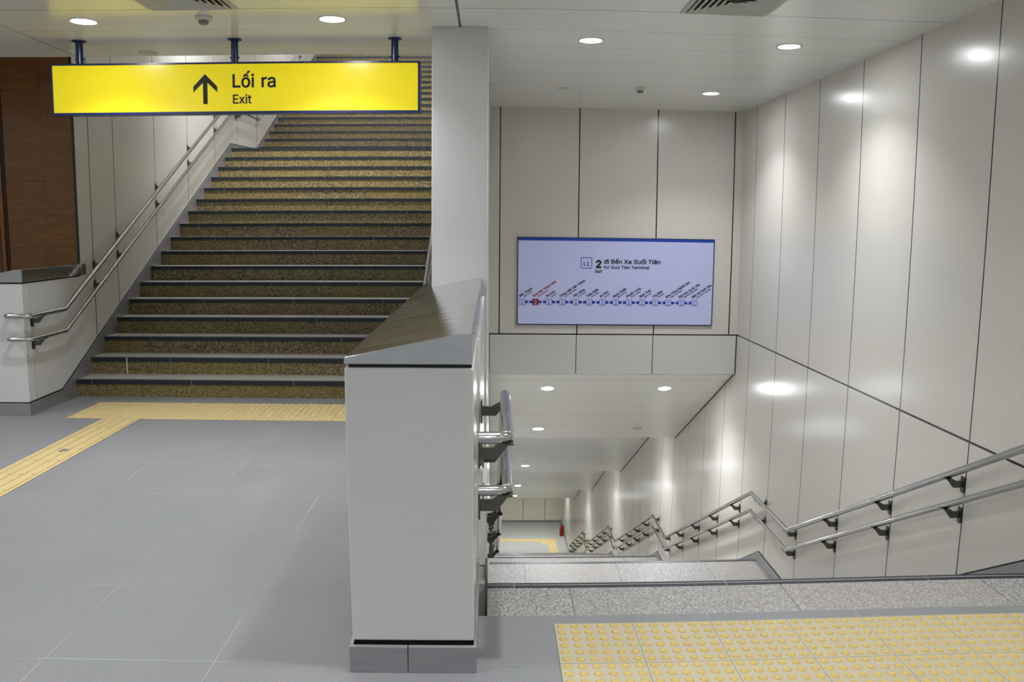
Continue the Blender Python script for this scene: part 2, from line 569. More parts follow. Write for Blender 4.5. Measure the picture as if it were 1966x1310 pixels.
# ------------------------------------------------------------------ stairs going up
def make_step(parent, xa, xb, dy, loc, first_depth=None):
    """one step: grey tread slab with brown riser and dark nosing as sub-parts; origin = top front edge"""
    d = first_depth or dy
    m = MB().box(xa, xb, 0.012, d + 0.012, -0.03, 0)
    st = m.build('step', M['tread'])
    st.parent = parent
    st.location = loc
    r = MB().box(xa, xb, 0.012, 0.045, -RH, -0.031)
    rr = r.build('riser', M['riser']); rr.parent = st
    q = MB().box(xa, xb, 0.0, 0.008, -0.036, 0.0015)
    q.box(xa, xb, 0.018, 0.024, 0.0012, 0.0022)
    q.box(xa, xb, 0.034, 0.040, 0.0012, 0.0022)
    q.cur = 1
    q.box(xa, xb, 0.008, 0.045, -0.036, 0.0012)
    qq = q.build('nosing', [M['nosing'], M['nosing_line']]); qq.parent = st
    return st

up = thing('staircase', 'wide granite staircase climbing away under the yellow exit sign', 'stairs', (-2.0, YU, 0))
xa, xb = XL + 0.012 + 2.0, XU - 0.012 + 2.0
s0 = make_step(up, xa, xb, G, (0, 0, RH))
for i in range(1, 16):
    copy_tree(s0, up, (0, G * i, RH * (i + 1)))
sl = make_step(up, xa, xb, 1.484, (0, G * 16, RH * 17)); sl.name = 'landing'
y2 = YU + 16 * G + 1.484
for i in range(0, 16):
    copy_tree(s0, up, (0, y2 - YU + G * i, RH * (18 + i)))
s2 = make_step(up, xa, xb, 2.0, (0, y2 - YU + G * 16, RH * 34)); s2.name = 'landing'
dr = MB().box(XL + 0.345, XL + 0.353, YU + G - 0.002, YU + G + 0.0, RH + 0.005, 2 * RH)
dd = dr.build('paint_drip', M['paint'], up); dd['label'] = 'white paint drip'

# wall and floor behind the top of the stairs
struct('wall_top', MB().box(XL, XU, y2 + G * 16 + 2.0, y2 + G * 16 + 2.2, 5, 9.5), M['panel'])

# ------------------------------------------------------------------ stairs going down
dn = thing('staircase', 'granite staircase going down beneath the route map in five flights', 'stairs', (1.3, YN, 0))
xa, xb = XC + 0.0105 - 1.3, XR - 0.0125 - 1.3
def make_down(parent, depth, loc, name='step'):
    """origin = top outer edge (facing +Y)"""
    m = MB().box(xa, xb, -depth, -0.012, -0.03, 0)
    st = m.build(name, M['granite']); st.parent = parent; st.location = loc
    r = MB().box(xa, xb, -0.045, -0.012, -RH, -0.031)
    rr = r.build('riser', M['riser']); rr.parent = st
    q = MB().box(xa, xb, -0.048, 0.0, -0.036, 0.0012)
    q.cur = 1
    q.box(xa, xb, -0.024, -0.0185, 0.0012, 0.0022)
    qq = q.build('nosing', [M['nosing'], M['nosing_line']]); qq.parent = st
    return st
top = make_down(dn, 0.305, (0, 0, 0), 'landing')
d0 = make_down(dn, G, (0, G, -RH))
y, z = 0.0, 0.0
first = True
lands = []
for fi, (nr, ll) in enumerate(((12, 1.28), (13, 1.33), (13, 1.33), (13, 1.33), (13, 0))):
    for k in range(nr - 1):
        y += G; z -= RH
        if first:
            d0.location = (0, y, z); first = False
        else:
            copy_tree(d0, dn, (0, y, z))
    z -= RH
    if ll:
        y0 = y
        y += ll
        lands.append((YN + y0, YN + y, z))
        L = make_down(dn, ll, (0, y, z), 'landing')
YF = YN + y

# ------------------------------------------------------------------ stainless skirtings
def nose_up(y):
    if y < YU: return 0.0
    if y < YU + 16 * G: return RH + SL * (y - YU)
    if y < y2: return RH * 17
    return min(RH * 18 + SL * (y - y2), RH * 34)
def skirt(name, x0, x1, top, bot):
    P = top + bot[::-1]
    return struct(name, MB().prism(P, 'x', x0, x1), M['skirt'])
tl = [(6.362, 0.098), (6.891, 0.105), (YU + 15.9 * G + 0.03, RH + 0.075 + SL * 15.9 * G), (y2 - 0.16, RH * 17 + 0.095), (y2 + 16 * G, RH * 34 + 0.07)]
bl = [(6.362, 0.0), (YU + 0.02, 0.0), (YU + 16 * G, RH * 17 - 0.2), (y2, RH * 17 - 0.2), (y2 + 16 * G, RH * 34 - 0.3)]
skirt('baseboard_left', XL, XL + 0.012, tl, bl)
struct('trim_9', MB().prism([(a, b + 0.001) for a, b in tl] + [(a, b + 0.011) for a, b in tl[::-1]], 'x', XL - 0.001, XL + 0.003), M['dark'])
tu = [(7.30, 0.20)] + tl[2:]
struct('baseboard_stair_center', MB().prism([(2.6255, 0.098), (6.891, 0.105)] + tl[2:] + bl[::-1][:-1] + [(2.6255, 0)], 'x', XU - 0.018, XU - 0.006), M['skirt'])

def down_line(off):
    P = [(YN - 0.02, off)]
    for a, b, zz in lands:
        P += [(a - 0.18 if off > 0 else a, zz + off + 0.02), (b - 0.045, zz + off + 0.02)]
    P += [(26.0 - 0.2, ZB + off)]
    return P
td = [(2.62, 0.098), (YN + 0.04, 0.098)]
for a, b, zz in lands:
    td += [(a - 0.11, zz + 0.10), (b - 0.06, zz + 0.10)]
td += [(YF - 0.11 + G, ZB + 0.10), (YE, ZB + 0.10)]
bd = [(2.62, 0.0), (YN, -0.25)]
for a, b, zz in lands:
    bd += [(a, zz - 0.2), (b, zz - 0.2)]
bd += [(YF + G, ZB), (YE, ZB)]
struct('baseboard_right', MB().prism([(-5, 0.098)] + td[1:] + bd[::-1][:-1] + [(-5, 0.0)], 'x', XR - 0.012, XR), M['skirt'])
struct('trim_10', MB().prism([(a, b + 0.001) for a, b in td] + [(a, b + 0.012) for a, b in td[::-1]], 'x', XR - 0.003, XR + 0.001), M['dark'])
td2 = [(a, b) for a, b in td if a > 3.3][0:]
bd2 = [(a, b) for a, b in bd if a > 3.3]
struct('baseboard_center', MB().prism(td2[:-1] + [(26, ZB + 0.1), (26, ZB)] + bd2[::-1][1:], 'x', XC, XC + 0.010), M['skirt'])
struct('baseboard_lower', MB().box(-4, XR, YE - 0.012, YE, ZB, ZB + 0.085), M['skirt'])
struct('baseboard_wood', MB().box(-9, XL - 0.36, 7.330, 7.342, 0, 0.1), M['skirt'])

# ------------------------------------------------------------------ the near parapet
pp = thing('parapet', 'white stair-end parapet with sloping steel cap in the foreground', 'parapet', (-0.26, 2.62, 0))
X0, X1 = -0.466, -0.055
MB().box(X0, X1, 2.640, YN, 0.104, 1.041).box(X0, X1 + 0.012, YN + 0.004, 5.36, 0.104, 1.041).build('panel', M['panel'], pp, bevel=0.005)
MB().box(X0 + 0.012, X1 - 0.006, 2.652, 5.36, 0.02, 1.06).build('core', M['dark'], pp)
pk = MB()
pk.box(X0 - 0.007, -0.277, 2.610, 2.625, 0, 0.097)
pk.box(-0.2745, X1 + 0.010, 2.610, 2.625, 0, 0.097)
pk.box(X1 - 0.001, X1 + 0.010, 2.625, YN + 0.0, 0, 0.097)
pk.build('plinth', M['skirt'], pp, bevel=0.0015)
cp = MB()
prof = [(X0, 1.053), (X0, 1.073), (X0 + 0.006, 1.077), (-0.106, 1.150), (-0.060, 1.150), (-0.060, 1.053)]
cp.prism(prof, 'y', 2.636, 5.358)
prof2 = [(X0, 1.053), (X0, 1.073), (X0 + 0.006, 1.077), (-0.379, 1.093), (-0.379, 1.053)]
struct('trim_11', MB().prism(prof2, 'y', 5.361, 7.45), M['cap'])
struct('wall_pillar_side', MB().box(X0, -0.3785, 5.361, 7.45, 0, 1.041), M['panel'])
cp.build('cap', M['cap'], pp, bevel=0.0025)['label'] = 'sloping stainless steel cap'

# ------------------------------------------------------------------ the far left parapet
lp = thing('parapet', 'low white parapet with sloping dark steel cap at far left before the wood wall', 'parapet', (-3.86, 6.37, 0))
LX1, LX0 = XL, XL - 0.41
def rbox(m, *a): return m.box(*a)
MB().box(LX0, LX1, 6.375, 6.475, 0.104, 1.041).box(LX0 + 0.0, LX1, 6.485, 7.33, 0.104, 1.041).box(LX1 - 0.002, LX1, 7.33, 7.3399, 0.104, 1.041).build('panel', M['panel'], lp)
MB().box(LX0 + 0.012, LX1 - 0.008, 6.385, 7.33, 0.02, 1.06).build('core', M['dark'], lp)
MB().box(LX0 - 0.006, LX1 + 0.012, 6.352, 6.366, 0, 0.097).build('plinth', M['skirt'], lp, bevel=0.0015)
MB().prism([(LX1 + 0.012, 1.053), (LX1 + 0.012, 1.152), (LX1 - 0.045, 1.152), (LX0, 1.076), (LX0, 1.053)], 'y', 6.362, 7.328).box(LX1 + 0.001, LX1 + 0.012, 7.328, 7.42, 1.053, 1.152).build('cap', M['cap'], lp, bevel=0.002)

# ------------------------------------------------------------------ handrails
def fillet(P, r=0.05, seg=6):
    P = [Vector(p) for p in P]
    out = [P[0]]
    for i in range(1, len(P) - 1):
        a = (P[i - 1] - P[i]); b = (P[i + 1] - P[i])
        an = a.angle(b)
        if an > math.radians(140) or r <= 0:
            out.append(P[i]); continue
        t = min(r, a.length * 0.45, b.length * 0.45)
        p0 = P[i] + a.normalized() * t; p1 = P[i] + b.normalized() * t
        for k in range(seg + 1):
            u = k / seg
            out.append((1 - u) ** 2 * p0 + 2 * u * (1 - u) * P[i] + u ** 2 * p1)
    out.append(P[-1])
    return out
BR = {}
def bracket(parent, side, x_wall, y, zc, r):
    """side +1: wall on the +X side of the rail. origin at wall face, rail-centre height"""
    key = (side, r)
    if key not in BR:
        s = -side
        m = MB()
        m.prism([(s * u, v) for u, v in ((0.0, -0.036), (0.046, -0.036), (0.074, -r + 0.002), (0.106, -r + 0.002), (0.062, -0.074), (0.0, -0.074))], 'y', -0.007, 0.007)
        # wall plate with rounded foot
        pts = [(-0.02, -0.012), (0.02, -0.012)] + [(0.02 * math.cos(a), -0.086 + 0.02 * math.sin(a)) for a in [-k * math.pi / 6 for k in range(7)]]
        m.prism(pts, 'x', 0.0, s * 0.007)
        # saddle under the tube
        m.box(min(s * 0.080, s * 0.116), max(s * 0.080, s * 0.116), -0.028, 0.028, -r - 0.001, -r + 0.004)
        o = m.build('bracket', M['bracket'])
        me = o.data
        BR[key] = o
        o.parent = parent
        o.location = Vector((x_wall, y, zc)) - ORG[parent]
    else:
        o = BR[key].copy(); C.objects.link(o)
        o.parent = parent
        o.location = Vector((x_wall, y, zc)) - ORG[parent]
    return o
def interp(path, y):
    for (y0, z0), (y1, z1) in zip(path[:-1], path[1:]):
        if y0 <= y <= y1:
            return z0 + (z1 - z0) * (y - y0) / (y1 - y0)
    return None
def rail(label, x_wall, side, prof, r, brs, near=None, far=None, group=None):
    """prof: (y, z) bends"""
    xr = x_wall - side * 0.098
    t = thing('handrail', label, 'handrail', (x_wall, prof[0][0], prof[0][1]), group)
    P = [(xr, a, b) for a, b in prof]
    if near: P = near(xr) + P
    if far: P = P + far(xr)
    MB().tube(fillet(P, 0.055), r, 16).build('rail', M['rail'], t)
    for y in brs:
        zz = interp(prof, y)
        if zz is not None: bracket(t, side, x_wall, y, zz, r)
    return t
RU, RL = 0.0205, 0.0175
def right_prof(h):
    P = [(3.0, 0.70 + h), (3.20, 0.70 + h)] if False else []
    zt = lambda z: z + 0.70 + h
    P = [(2.72, 0.80 + h), (6.82 - (0.80 + h + 1.10 - h) / SL, 0.80 + h), (6.82, -1.10 + h), (7.872, -1.10 + h)]
    P += [(11.74, -3.05 + h), (12.71, -3.05 + h), (16.60, -5.0 + h), (17.52, -5.0 + h), (21.40, -6.95 + h), (22.36, -6.95 + h), (26.1, -8.85 + h)]
    return P
jy = [4.362 + 0.829 * k for k in range(-2, 27)]
jr = [v + 0.02 for v in jy if 2.7 < v < 26]
wallend = lambda xr: [(XR, 2.72, 0.8)]
rail('upper handrail running down the long right wall past every landing', XR, 1, right_prof(0), RU, jr, far=lambda x: [(XR - 0.02, 26.1, -8.85)], near=lambda x: [(XR - 0.01, 2.70, 0.8)])
rail('lower handrail running down the long right wall past every landing', XR, 1, right_prof(-0.18), RL, jr, far=lambda x: [(XR - 0.02, 26.1, -9.03)], near=lambda x: [(XR - 0.01, 2.70, 0.62)])

def left_prof(h):
    P = [(2.700, 0.80 + h), (3.40, 0.80 + h), (6.82, -1.08 + h), (7.872, -1.08 + h)]
    P += right_prof(h)[4:]
    return P
jl = [2.71, 3.35, 4.2, 5.0, 5.8, 6.7, 7.7] + [8.5 + 0.829 * k for k in range(22)]
rail('upper handrail on the narrow right flank of the foreground parapet, curling back to it', X1 + 0.014, -1, left_prof(0), RU, jl, near=lambda x: [(X1 + 0.016, 2.700, 0.80)])
rail('lower handrail on the narrow right flank of the foreground parapet, curling back to it', X1 + 0.014, -1, left_prof(-0.18), RL, jl, near=lambda x: [(X1 + 0.016, 2.700, 0.62)])

def up_prof(h):
    ytop = YU + 16 * G
    return [(6.272, 0.80 + h), (6.83, 0.80 + h), (ytop - 0.1, 0.76 + h + SL * (ytop - 0.1 - 6.83)), (y2 - 0.35, 0.76 + h + SL * (ytop - 0.1 - 6.83)), (y2 + 15 * G, 0.74 + h + SL * (ytop - 0.1 - 6.83 + y2 + 15 * G - y2 + 0.35))]
jup = [6.48, 7.594, 8.105, 9.125, 10.14, 11.15, 12.1, 13.2, 14.2, 15.2, 16.2, 17.2]
rail('upper handrail on the left wall of the rising stairs, wrapping round the far left parapet', XL, -1, up_prof(0), RU, jup, near=lambda x: [(-3.745, 6.366, 0.80), (-3.745, 6.272, 0.80)])
rail('lower handrail on the left wall of the rising stairs, wrapping round the far left parapet', XL, -1, up_prof(-0.18), RL, jup, near=lambda x: [(-3.735, 6.366, 0.62), (-3.735, 6.272, 0.62)])
jup2 = [7.7, 8.7, 9.7, 10.7, 11.6, 12.6, 13.6, 14.6, 15.6, 16.6, 17.6]
rail('upper handrail glimpsed between the rising steps and the pillar', X0, 1, [(5.6, 0.80)] + up_prof(0)[1:], RU, jup2)
rail('lower handrail glimpsed between the rising steps and the pillar', X0, 1, [(5.6, 0.62)] + up_prof(-0.18)[1:], RL, jup2)

# ------------------------------------------------------------------ tactile paving
def dome_tiles(m, x0, y0, nx, ny, zt):
    for i in range(nx):
        for j in range(ny):
            for a in range(6):
                for b in range(6):
                    cx = x0 + i * 0.3 + 0.025 + a * 0.05
                    cy = y0 + j * 0.3 + 0.025 + b * 0.05
                    m.lathe([(0.0165, zt), (0.0145, zt + 0.0035), (0.010, zt + 0.005), (0.0005, zt + 0.0052)], (cx, cy, 0), 10)
tb = thing('tactile_paving', 'cream and yellow domed warning tiles at the head of the descending stairs', 'tactile paving', (1.3, 2.6, 0))
MB().box(0.241, 0.241 + 2.4, 2.065, 2.968, -0.002, 0.003).build('tile_base', M['tact_base'], tb)
m = MB(); dome_tiles(m, 0.241, 2.067, 8, 3, 0.003)
m.build('domes', M['tact_dome'], tb)['kind'] = 'stuff'
tb2 = thing('tactile_paving', 'yellow domed warning tiles across the foot of the rising stairs', 'tactile paving', (-2.0, 6.6, 0))
MB().box(-3.32, -0.80, 6.28, 6.88, -0.002, 0.003).build('tile_base', M['tact_left'], tb2)
m = MB()
for i in range(8):
    for j in range(2):
        for a in range(6):
            for b in range(6):
                m.lathe([(0.0165, 0.003), (0.0145, 0.0065), (0.010, 0.008), (0.0005, 0.0082)], (-3.32 + i * 0.3 + 0.025 + a * 0.05, 6.28 + j * 0.3 + 0.025 + b * 0.05, 0), 6)
m.build('domes', M['tact_left'], tb2)['kind'] = 'stuff'
gs = thing('tactile_paving', 'yellow ribbed guiding strip running toward the lower left of the picture', 'tactile paving', (-2.87, 3.5, 0))
MB().box(-3.02, -2.72, -2.12, 6.278, -0.002, 0.003).build('tile_base', M['tact_left'], gs)
m = MB()
for j in range(28):
    ya = 6.28 - 0.3 * (j + 1)
    for a in range(4):
        cx = -3.02 + 0.0375 + a * 0.075
        m.box(cx - 0.012, cx + 0.012, ya + 0.012, ya + 0.288, 0.003, 0.0075)
m.build('ribs', M['tact_left'], gs)['kind'] = 'stuff'
MB().lathe([(0.030, 0.0078), (0.028, 0.0095), (0.001, 0.010)], (-2.845, 5.33, 0), 16).build('stud', M['skirt'], gs)['label'] = 'small round grey stud'
gl = thing('tactile_paving', 'distant yellow tactile path on the lower floor', 'tactile paving', (1.4, 28.4, ZB))
MB().box(-3.5, 2.33, 28.36, 28.66, ZB - 0.002, ZB + 0.004).box(2.03, 2.33, 26.4, 28.36, ZB - 0.002, ZB + 0.004).box(1.78, 2.03, 28.1, 28.36, ZB - 0.002, ZB + 0.004).build('tile_base', M['tact_left'], gl)

# ------------------------------------------------------------------ exit sign
FONT = None
try:
    import os
    FONT = bpy.data.fonts.load(os.path.join(bpy.utils.system_resource('DATAFILES'), 'fonts', 'Inter.woff2'))
except Exception:
    FONT = None
def text_obj(name, body, size, mat, parent, x, z, y, bold=0.0, align='LEFT', rotz=0.0, sx=1.0, depth=0.001, spacing=1.0):
    """text standing in the XZ plane facing -Y; (x, z) = left end of the baseline"""
    cu = bpy.data.curves.new(name, 'FONT')
    if FONT: cu.font = FONT
    cu.body = body; cu.size = size; cu.align_x = align; cu.offset = 0
    cu.extrude = depth; cu.resolution_u = 3
    cu.space_character = spacing
    o = bpy.data.objects.new(name, cu)
    C.objects.link(o)
    dg = bpy.context.evaluated_depsgraph_get()
    me = bpy.data.meshes.new_from_object(o.evaluated_get(dg))
    bpy.data.objects.remove(o)
    me.materials.clear(); me.materials.append(mat)
    Mx = Matrix.Translation(Vector((x, y, z)) - ORG[parent]) @ Matrix.Rotation(-rotz, 4, 'Y') @ Matrix.Rotation(math.pi / 2, 4, 'X') @ Matrix.Diagonal((sx, 1, 1, 1))
    me.transform(Mx)
    if bold > 0:                       # heavier strokes: the same glyphs shifted a little in all directions
        bm = bmesh.new()
        for k in range(8):
            a = 2 * math.pi * k / 8
            c = me.copy(); c.transform(Matrix.Translation((bold * math.cos(a), -0.00002 * k, bold * math.sin(a))))
            bm.from_mesh(c); bpy.data.meshes.remove(c)
        bm.to_mesh(me); bm.free()
    ob = bpy.data.objects.new(name, me)
    C.objects.link(ob); ob.parent = parent
    return ob

sg = thing('exit_sign', 'long illuminated yellow exit sign hanging from three navy posts', 'sign', (-1.72, 5.69, 2.4))
SX0, SX1, SZ0, SZ1, SY = -2.965, -0.478, 2.228, 2.567, 5.67
fr = MB()
fr.box(SX0, SX1, SY, SY + 0.085, SZ0, SZ0 + 0.016)
fr.box(SX0, SX1, SY, SY + 0.085, SZ1 - 0.012, SZ1)
fr.box(SX0, SX0 + 0.012, SY, SY + 0.085, SZ0 + 0.016, SZ1 - 0.012)
fr.box(SX1 - 0.014, SX1, SY, SY + 0.085, SZ0 + 0.016, SZ1 - 0.012)
fr.build('frame', M['navy'], sg)
MB().box(SX0 + 0.012, SX1 - 0.014, SY + 0.004, SY + 0.081, SZ0 + 0.016, SZ1 - 0.012).build('face', M['sign_face'], sg)['label'] = 'glowing yellow face'
for px in (-2.775, -1.718, -0.648):
    p = MB().tube([(px, SY + 0.03, SZ1), (px, SY + 0.03, ZC)], 0.024, 18, False).build('post', M['navy'], sg)
    ORG[p] = ORG[sg]
    f = MB().lathe([(0.001, ZC), (0.046, ZC), (0.046, ZC - 0.006), (0.024, ZC - 0.006)], (px, SY + 0.03, 0), 24).build('flange', M['navy'], p)
    MB().tube([(px - 0.034, SY + 0.03, SZ1 + 0.034), (px + 0.034, SY + 0.03, SZ1 + 0.034)], 0.005, 8).build('bolt', M['navy'], p)
ax, az0, az1 = -1.912, 2.293, 2.490
ar = MB()
h = az1 - az0
def A(u, v): return (ax + u * h, az0 + v * h)
pts = [A(0, 1), A(0.41, 0.585), A(0.41, 0.395), A(0.075, 0.715), A(0.075, 0), A(-0.075, 0), A(-0.075, 0.715), A(-0.41, 0.395), A(-0.41, 0.585)]
# split in convex pieces
ar.prism([A(-0.075, 0), A(0.075, 0), A(0.075, 0.80), A(-0.075, 0.80)], 'y', SY + 0.0015, SY + 0.004)
ar.prism([A(0, 1), A(0.41, 0.585), A(0.41, 0.395), A(0, 0.787)], 'y', SY + 0.001, SY + 0.004)
ar.prism([A(0, 1), A(0, 0.787), A(-0.41, 0.395), A(-0.41, 0.585)], 'y', SY + 0.001, SY + 0.004)
ar.build('arrow', M['ink'], sg)
text_obj('lettering', 'L\u1ed1i', 0.166, M['ink'], sg, -1.734, 2.401, SY + 0.003, 0.0026, sx=0.97)
text_obj('lettering', 'ra', 0.166, M['ink'], sg, -1.538, 2.401, SY + 0.003, 0.0026, sx=1.0)
text_obj('lettering', 'Exit', 0.112, M['ink'], sg, -1.731, 2.295, SY + 0.003, 0.0016, sx=0.98)

# ------------------------------------------------------------------ route map panel
rm = thing('route_map', 'lavender line map panel with blue top band on the wall above the stairs', 'map', (1.33, YB, 0.9))
MX0, MX1, MZ0, MZ1 = 0.273, 2.385, 0.431, 1.363
MW, MH = MX1 - MX0, MZ1 - MZ0
b = MB()
b.box(MX0, MX1, YB - 0.022, YB - 0.001, MZ0, MZ0 + 0.010)
b.box(MX0, MX1, YB - 0.022, YB - 0.001, MZ1 - 0.006, MZ1)
b.box(MX0, MX0 + 0.009, YB - 0.022, YB - 0.001, MZ0 + 0.010, MZ1 - 0.006)
b.box(MX1 - 0.009, MX1, YB - 0.022, YB - 0.001, MZ0 + 0.010, MZ1 - 0.006)
b.build('frame', M['map_frame'], rm)
MB().box(MX0 + 0.009, MX1 - 0.009, YB - 0.018, YB - 0.001, MZ0 + 0.010, MZ1 - 0.036).build('face', M['map_face'], rm)
MB().box(MX0 + 0.009, MX1 - 0.009, YB - 0.020, YB - 0.001, MZ1 - 0.036, MZ1 - 0.006).build('blue_band', M['blue_ink'], rm)
YT = YB - 0.019
def mx(cx): return MX0 + MW * (cx - 68) / 1840.0
def rrect(cx, cz, s, rad, t=None):
    pts = []
    for (sx, sz, a0) in ((1, 1, 0), (-1, 1, 90), (-1, -1, 180), (1, -1, 270)):
        for k in range(5):
            a = math.radians(a0 + k * 22.5)
            pts.append((cx + sx * (s - rad) + rad * math.cos(a), cz + sz * (s - rad) + rad * math.sin(a)))
    return pts
def ring(m, cx, cz, s, rad, t, ya, yb):
    o = rrect(cx, cz, s, rad); i = rrect(cx, cz, s - t, max(rad - t, 0.001))
    n = len(o)
    for k in range(n):
        k2 = (k + 1) % n
        m.prism([o[k], o[k2], i[k2], i[k]], 'y', ya, yb)
m = MB(); ring(m, mx(707), 1.095, 0.060, 0.014, 0.007, YT - 0.001, YT + 0.001)
m.build('line_badge', M['blue_ink'], rm)
text_obj('lettering', 'L1', 0.080, M['map_ink'], rm, mx(707), 1.066, YT, 0.0010, 'CENTER')
text_obj('lettering', '2', 0.150, M['ink'], rm, mx(791), 1.046, YT, 0.0060, sx=0.98)
text_obj('lettering', '\u0111i B\u1ebfn Xe Su\u1ed1i Ti\u00ean', 0.084, M['map_ink'], rm, mx(868), 1.090, YT, 0.0022, sx=1.15)
text_obj('lettering', 'for Suoi Tien Terminal', 0.060, M['map_ink'], rm, mx(868), 1.036, YT, 0.0014, sx=1.13)
text_obj('lettering', 'B4F', 0.060, M['map_ink'], rm, mx(788), 0.991, YT, 0.0014)
ST = [('B\u1ebfn Th\u00e0nh', 'Ben Thanh'), ('Nh\u00e0 H\u00e1t Th\u00e0nh Ph\u1ed1', 'Opera House'), ('Ba Son', 'Ba Son'), ('C\u00f4ng vi\u00ean V\u0103n Th\u00e1nh', 'Van Thanh Park'),
      ('T\u00e2n C\u1ea3ng', 'Tan Cang'), ('Th\u1ea3o \u0110i\u1ec1n', 'Thao Dien'), ('An Ph\u00fa', 'An Phu'), ('R\u1ea1ch Chi\u1ebfc', 'Rach Chiec'), ('Ph\u01b0\u1edbc Long', 'Phuoc Long'),
      ('B\u00ecnh Th\u00e1i', 'Binh Thai'), ('Th\u1ee7 \u0110\u1ee9c', 'Thu Duc'), ('Khu C\u00f4ng Ngh\u1ec7 Cao', 'High Tech Park'), ('\u0110\u1ea1i H\u1ecdc Qu\u1ed1c Gia', 'National University'), ('B\u1ebfn Xe Su\u1ed1i Ti\u00ean', 'Suoi Tien Terminal')]
cz = 0.676
HB = 0.034
cxs = [mx(115 + (1732 - 115) / 13.0 * i) for i in range(14)]
for i, (a, c) in enumerate(ST):
    red = (i == 1)
    m = MB()
    if red:
        m.prism(rrect(cxs[i], cz, HB, 0.004), 'y', YT - 0.001, YT + 0.001)
    else:
        ring(m, cxs[i], cz, HB, 0.009, 0.0045, YT - 0.001, YT + 0.001)
    m.build('station_box', M['red_ink'] if red else M['blue_ink'], rm)
    tm = M['map_face'] if red else M['map_ink']
    text_obj('station_number', 'L1', 0.030, tm, rm, cxs[i], cz + 0.004, YT - (0.002 if red else 0), 0.0007, 'CENTER')
    text_obj('station_number', '%02d' % (i + 1), 0.030, tm, rm, cxs[i], cz - 0.025, YT - (0.002 if red else 0), 0.0007, 'CENTER')
    im = M['red_ink'] if red else M['map_ink']
    text_obj('station_name', a, 0.0465, im, rm, cxs[i] - 0.022, cz + 0.050, YT, 0.0014, rotz=math.radians(33.5), sx=0.98)
    text_obj('station_name', c, 0.030, im, rm, cxs[i] + 0.026, cz + 0.050, YT, 0.0006, rotz=math.radians(33.5), sx=0.98)
    if i < 13:
        xa_, xb_ = cxs[i] + HB, cxs[i + 1] - HB
        L = xb_ - xa_
        hh = 0.0145
        m = MB()
        if i == 0:
            P1 = [(xa_, -hh), (xa_ + L * .42, -hh), (xa_ + L * .34, 0), (xa_ + L * .42, hh), (xa_, hh)]
            m.prism([(p, cz + q) for p, q in [P1[0], (P1[2][0], -hh), (P1[2][0], hh), P1[4]]], 'y', YT - .001, YT + .001)
            for sg_ in (1, -1):
                m.prism([(P1[2][0], cz), (P1[2][0], cz + sg_ * hh), (P1[1][0] + .004, cz + sg_ * hh * 1.2)], 'y', YT - .001, YT + .001)
            m.prism([(xb_, cz - hh), (xb_, cz + hh), (xa_ + L * .68, cz + hh), (xa_ + L * .50, cz), (xa_ + L * .68, cz - hh)], 'y', YT - .001, YT + .001)
        else:
            m.prism([(xa_, cz - hh), (xa_ + L * .32, cz - hh), (xa_ + L * .50, cz), (xa_ + L * .32, cz + hh), (xa_, cz + hh)], 'y', YT - .001, YT + .001)
            xs_ = xa_ + L * .66
            m.prism([(xs_, cz - hh), (xb_, cz - hh), (xb_, cz + hh), (xs_, cz + hh)], 'y', YT - .001, YT + .001)
            for sg_ in (1, -1):
                m.prism([(xs_, cz), (xs_, cz + sg_ * hh), (xs_ - L * .12, cz + sg_ * hh * 1.15)], 'y', YT - .001, YT + .001)
        m.build('direction_arrow', M['blue_ink'], rm)

# ------------------------------------------------------------------ downlights
def lamp_light(root, power, size=0.13, spread=150):
    l = bpy.data.lights.new('lamp', 'AREA')
    l.shape = 'DISK'; l.size = size; l.energy = power; l.color = LAMP_COL; l.spread = math.radians(spread)
    o = bpy.data.objects.new('lamp', l); C.objects.link(o)
    o.parent = root; o.location = (0, 0, -0.006)
    return o
PROTO = {}
def downlight(loc, label, power, tilt=0.0, group='recessed ceiling downlights', spread=112):
    if 'dl' not in PROTO:
        t = thing('downlight', label, 'ceiling light', (0, 0, 0), group)
        MB().lathe([(0.070, -0.003), (0.074, -0.007), (0.084, -0.006), (0.088, 0.0), (0.088, 0.004), (0.07, 0.004)], (0, 0, 0), 36).build('housing', M['frame_white'], t)
        d = MB(); d.smooth = False
        sg_ = 36
        vs = [(0.0705 * math.cos(2 * math.pi * k / sg_), 0.0705 * math.sin(2 * math.pi * k / sg_), -0.0035) for k in range(sg_)]
        d.add(vs, [tuple(range(sg_))])
        vs2 = [(p[0], p[1], 0.002) for p in vs]
        d.add(vs2, [tuple(range(sg_))])
        for k in range(sg_):
            d.add([vs[k], vs[(k + 1) % sg_], vs2[(k + 1) % sg_], vs2[k]], [(0, 1, 2, 3)])
        d.build('lens', M['lens'], t)['label'] = 'glowing white lens'
        PROTO['dl'] = t
        t.location = loc
    else:
        t = copy_tree(PROTO['dl'])
        for ch in list(t.children):
            if ch.type == 'LIGHT':
                bpy.data.objects.remove(ch)
        t.location = loc
    t['label'] = label; t['group'] = group
    t.rotation_euler = (tilt, 0, 0)
    lamp_light(t, power, spread=spread)
    return t
downlight((-2.474, 5.15, ZC), 'downlight above the left end of the yellow exit sign', P_HALL)
downlight((-0.961, 5.15, ZC), 'downlight above the right half of the yellow exit sign', P_HALL)
downlight((0.648, 5.685, ZC), 'downlight nearest the pillar on the right-hand ceiling', P_HALL)
downlight((1.99, 5.68, ZC), 'downlight nearest the right wall and air vent', P_HALL)
downlight((2.0, 7.78, ZC), 'farthest upper-ceiling downlight, near the corner above the route map', P_HALL)
TL = -math.atan(0.507)
downlight((0.648, 9.52, -0.112 - (9.52 - YB - .05) * .511), 'left of the two downlights under the panelled beam', P_DOWN, TL)
downlight((2.008, 9.52, -0.112 - (9.52 - YB - .05) * .511), 'right of the two downlights under the panelled beam', P_DOWN, TL)
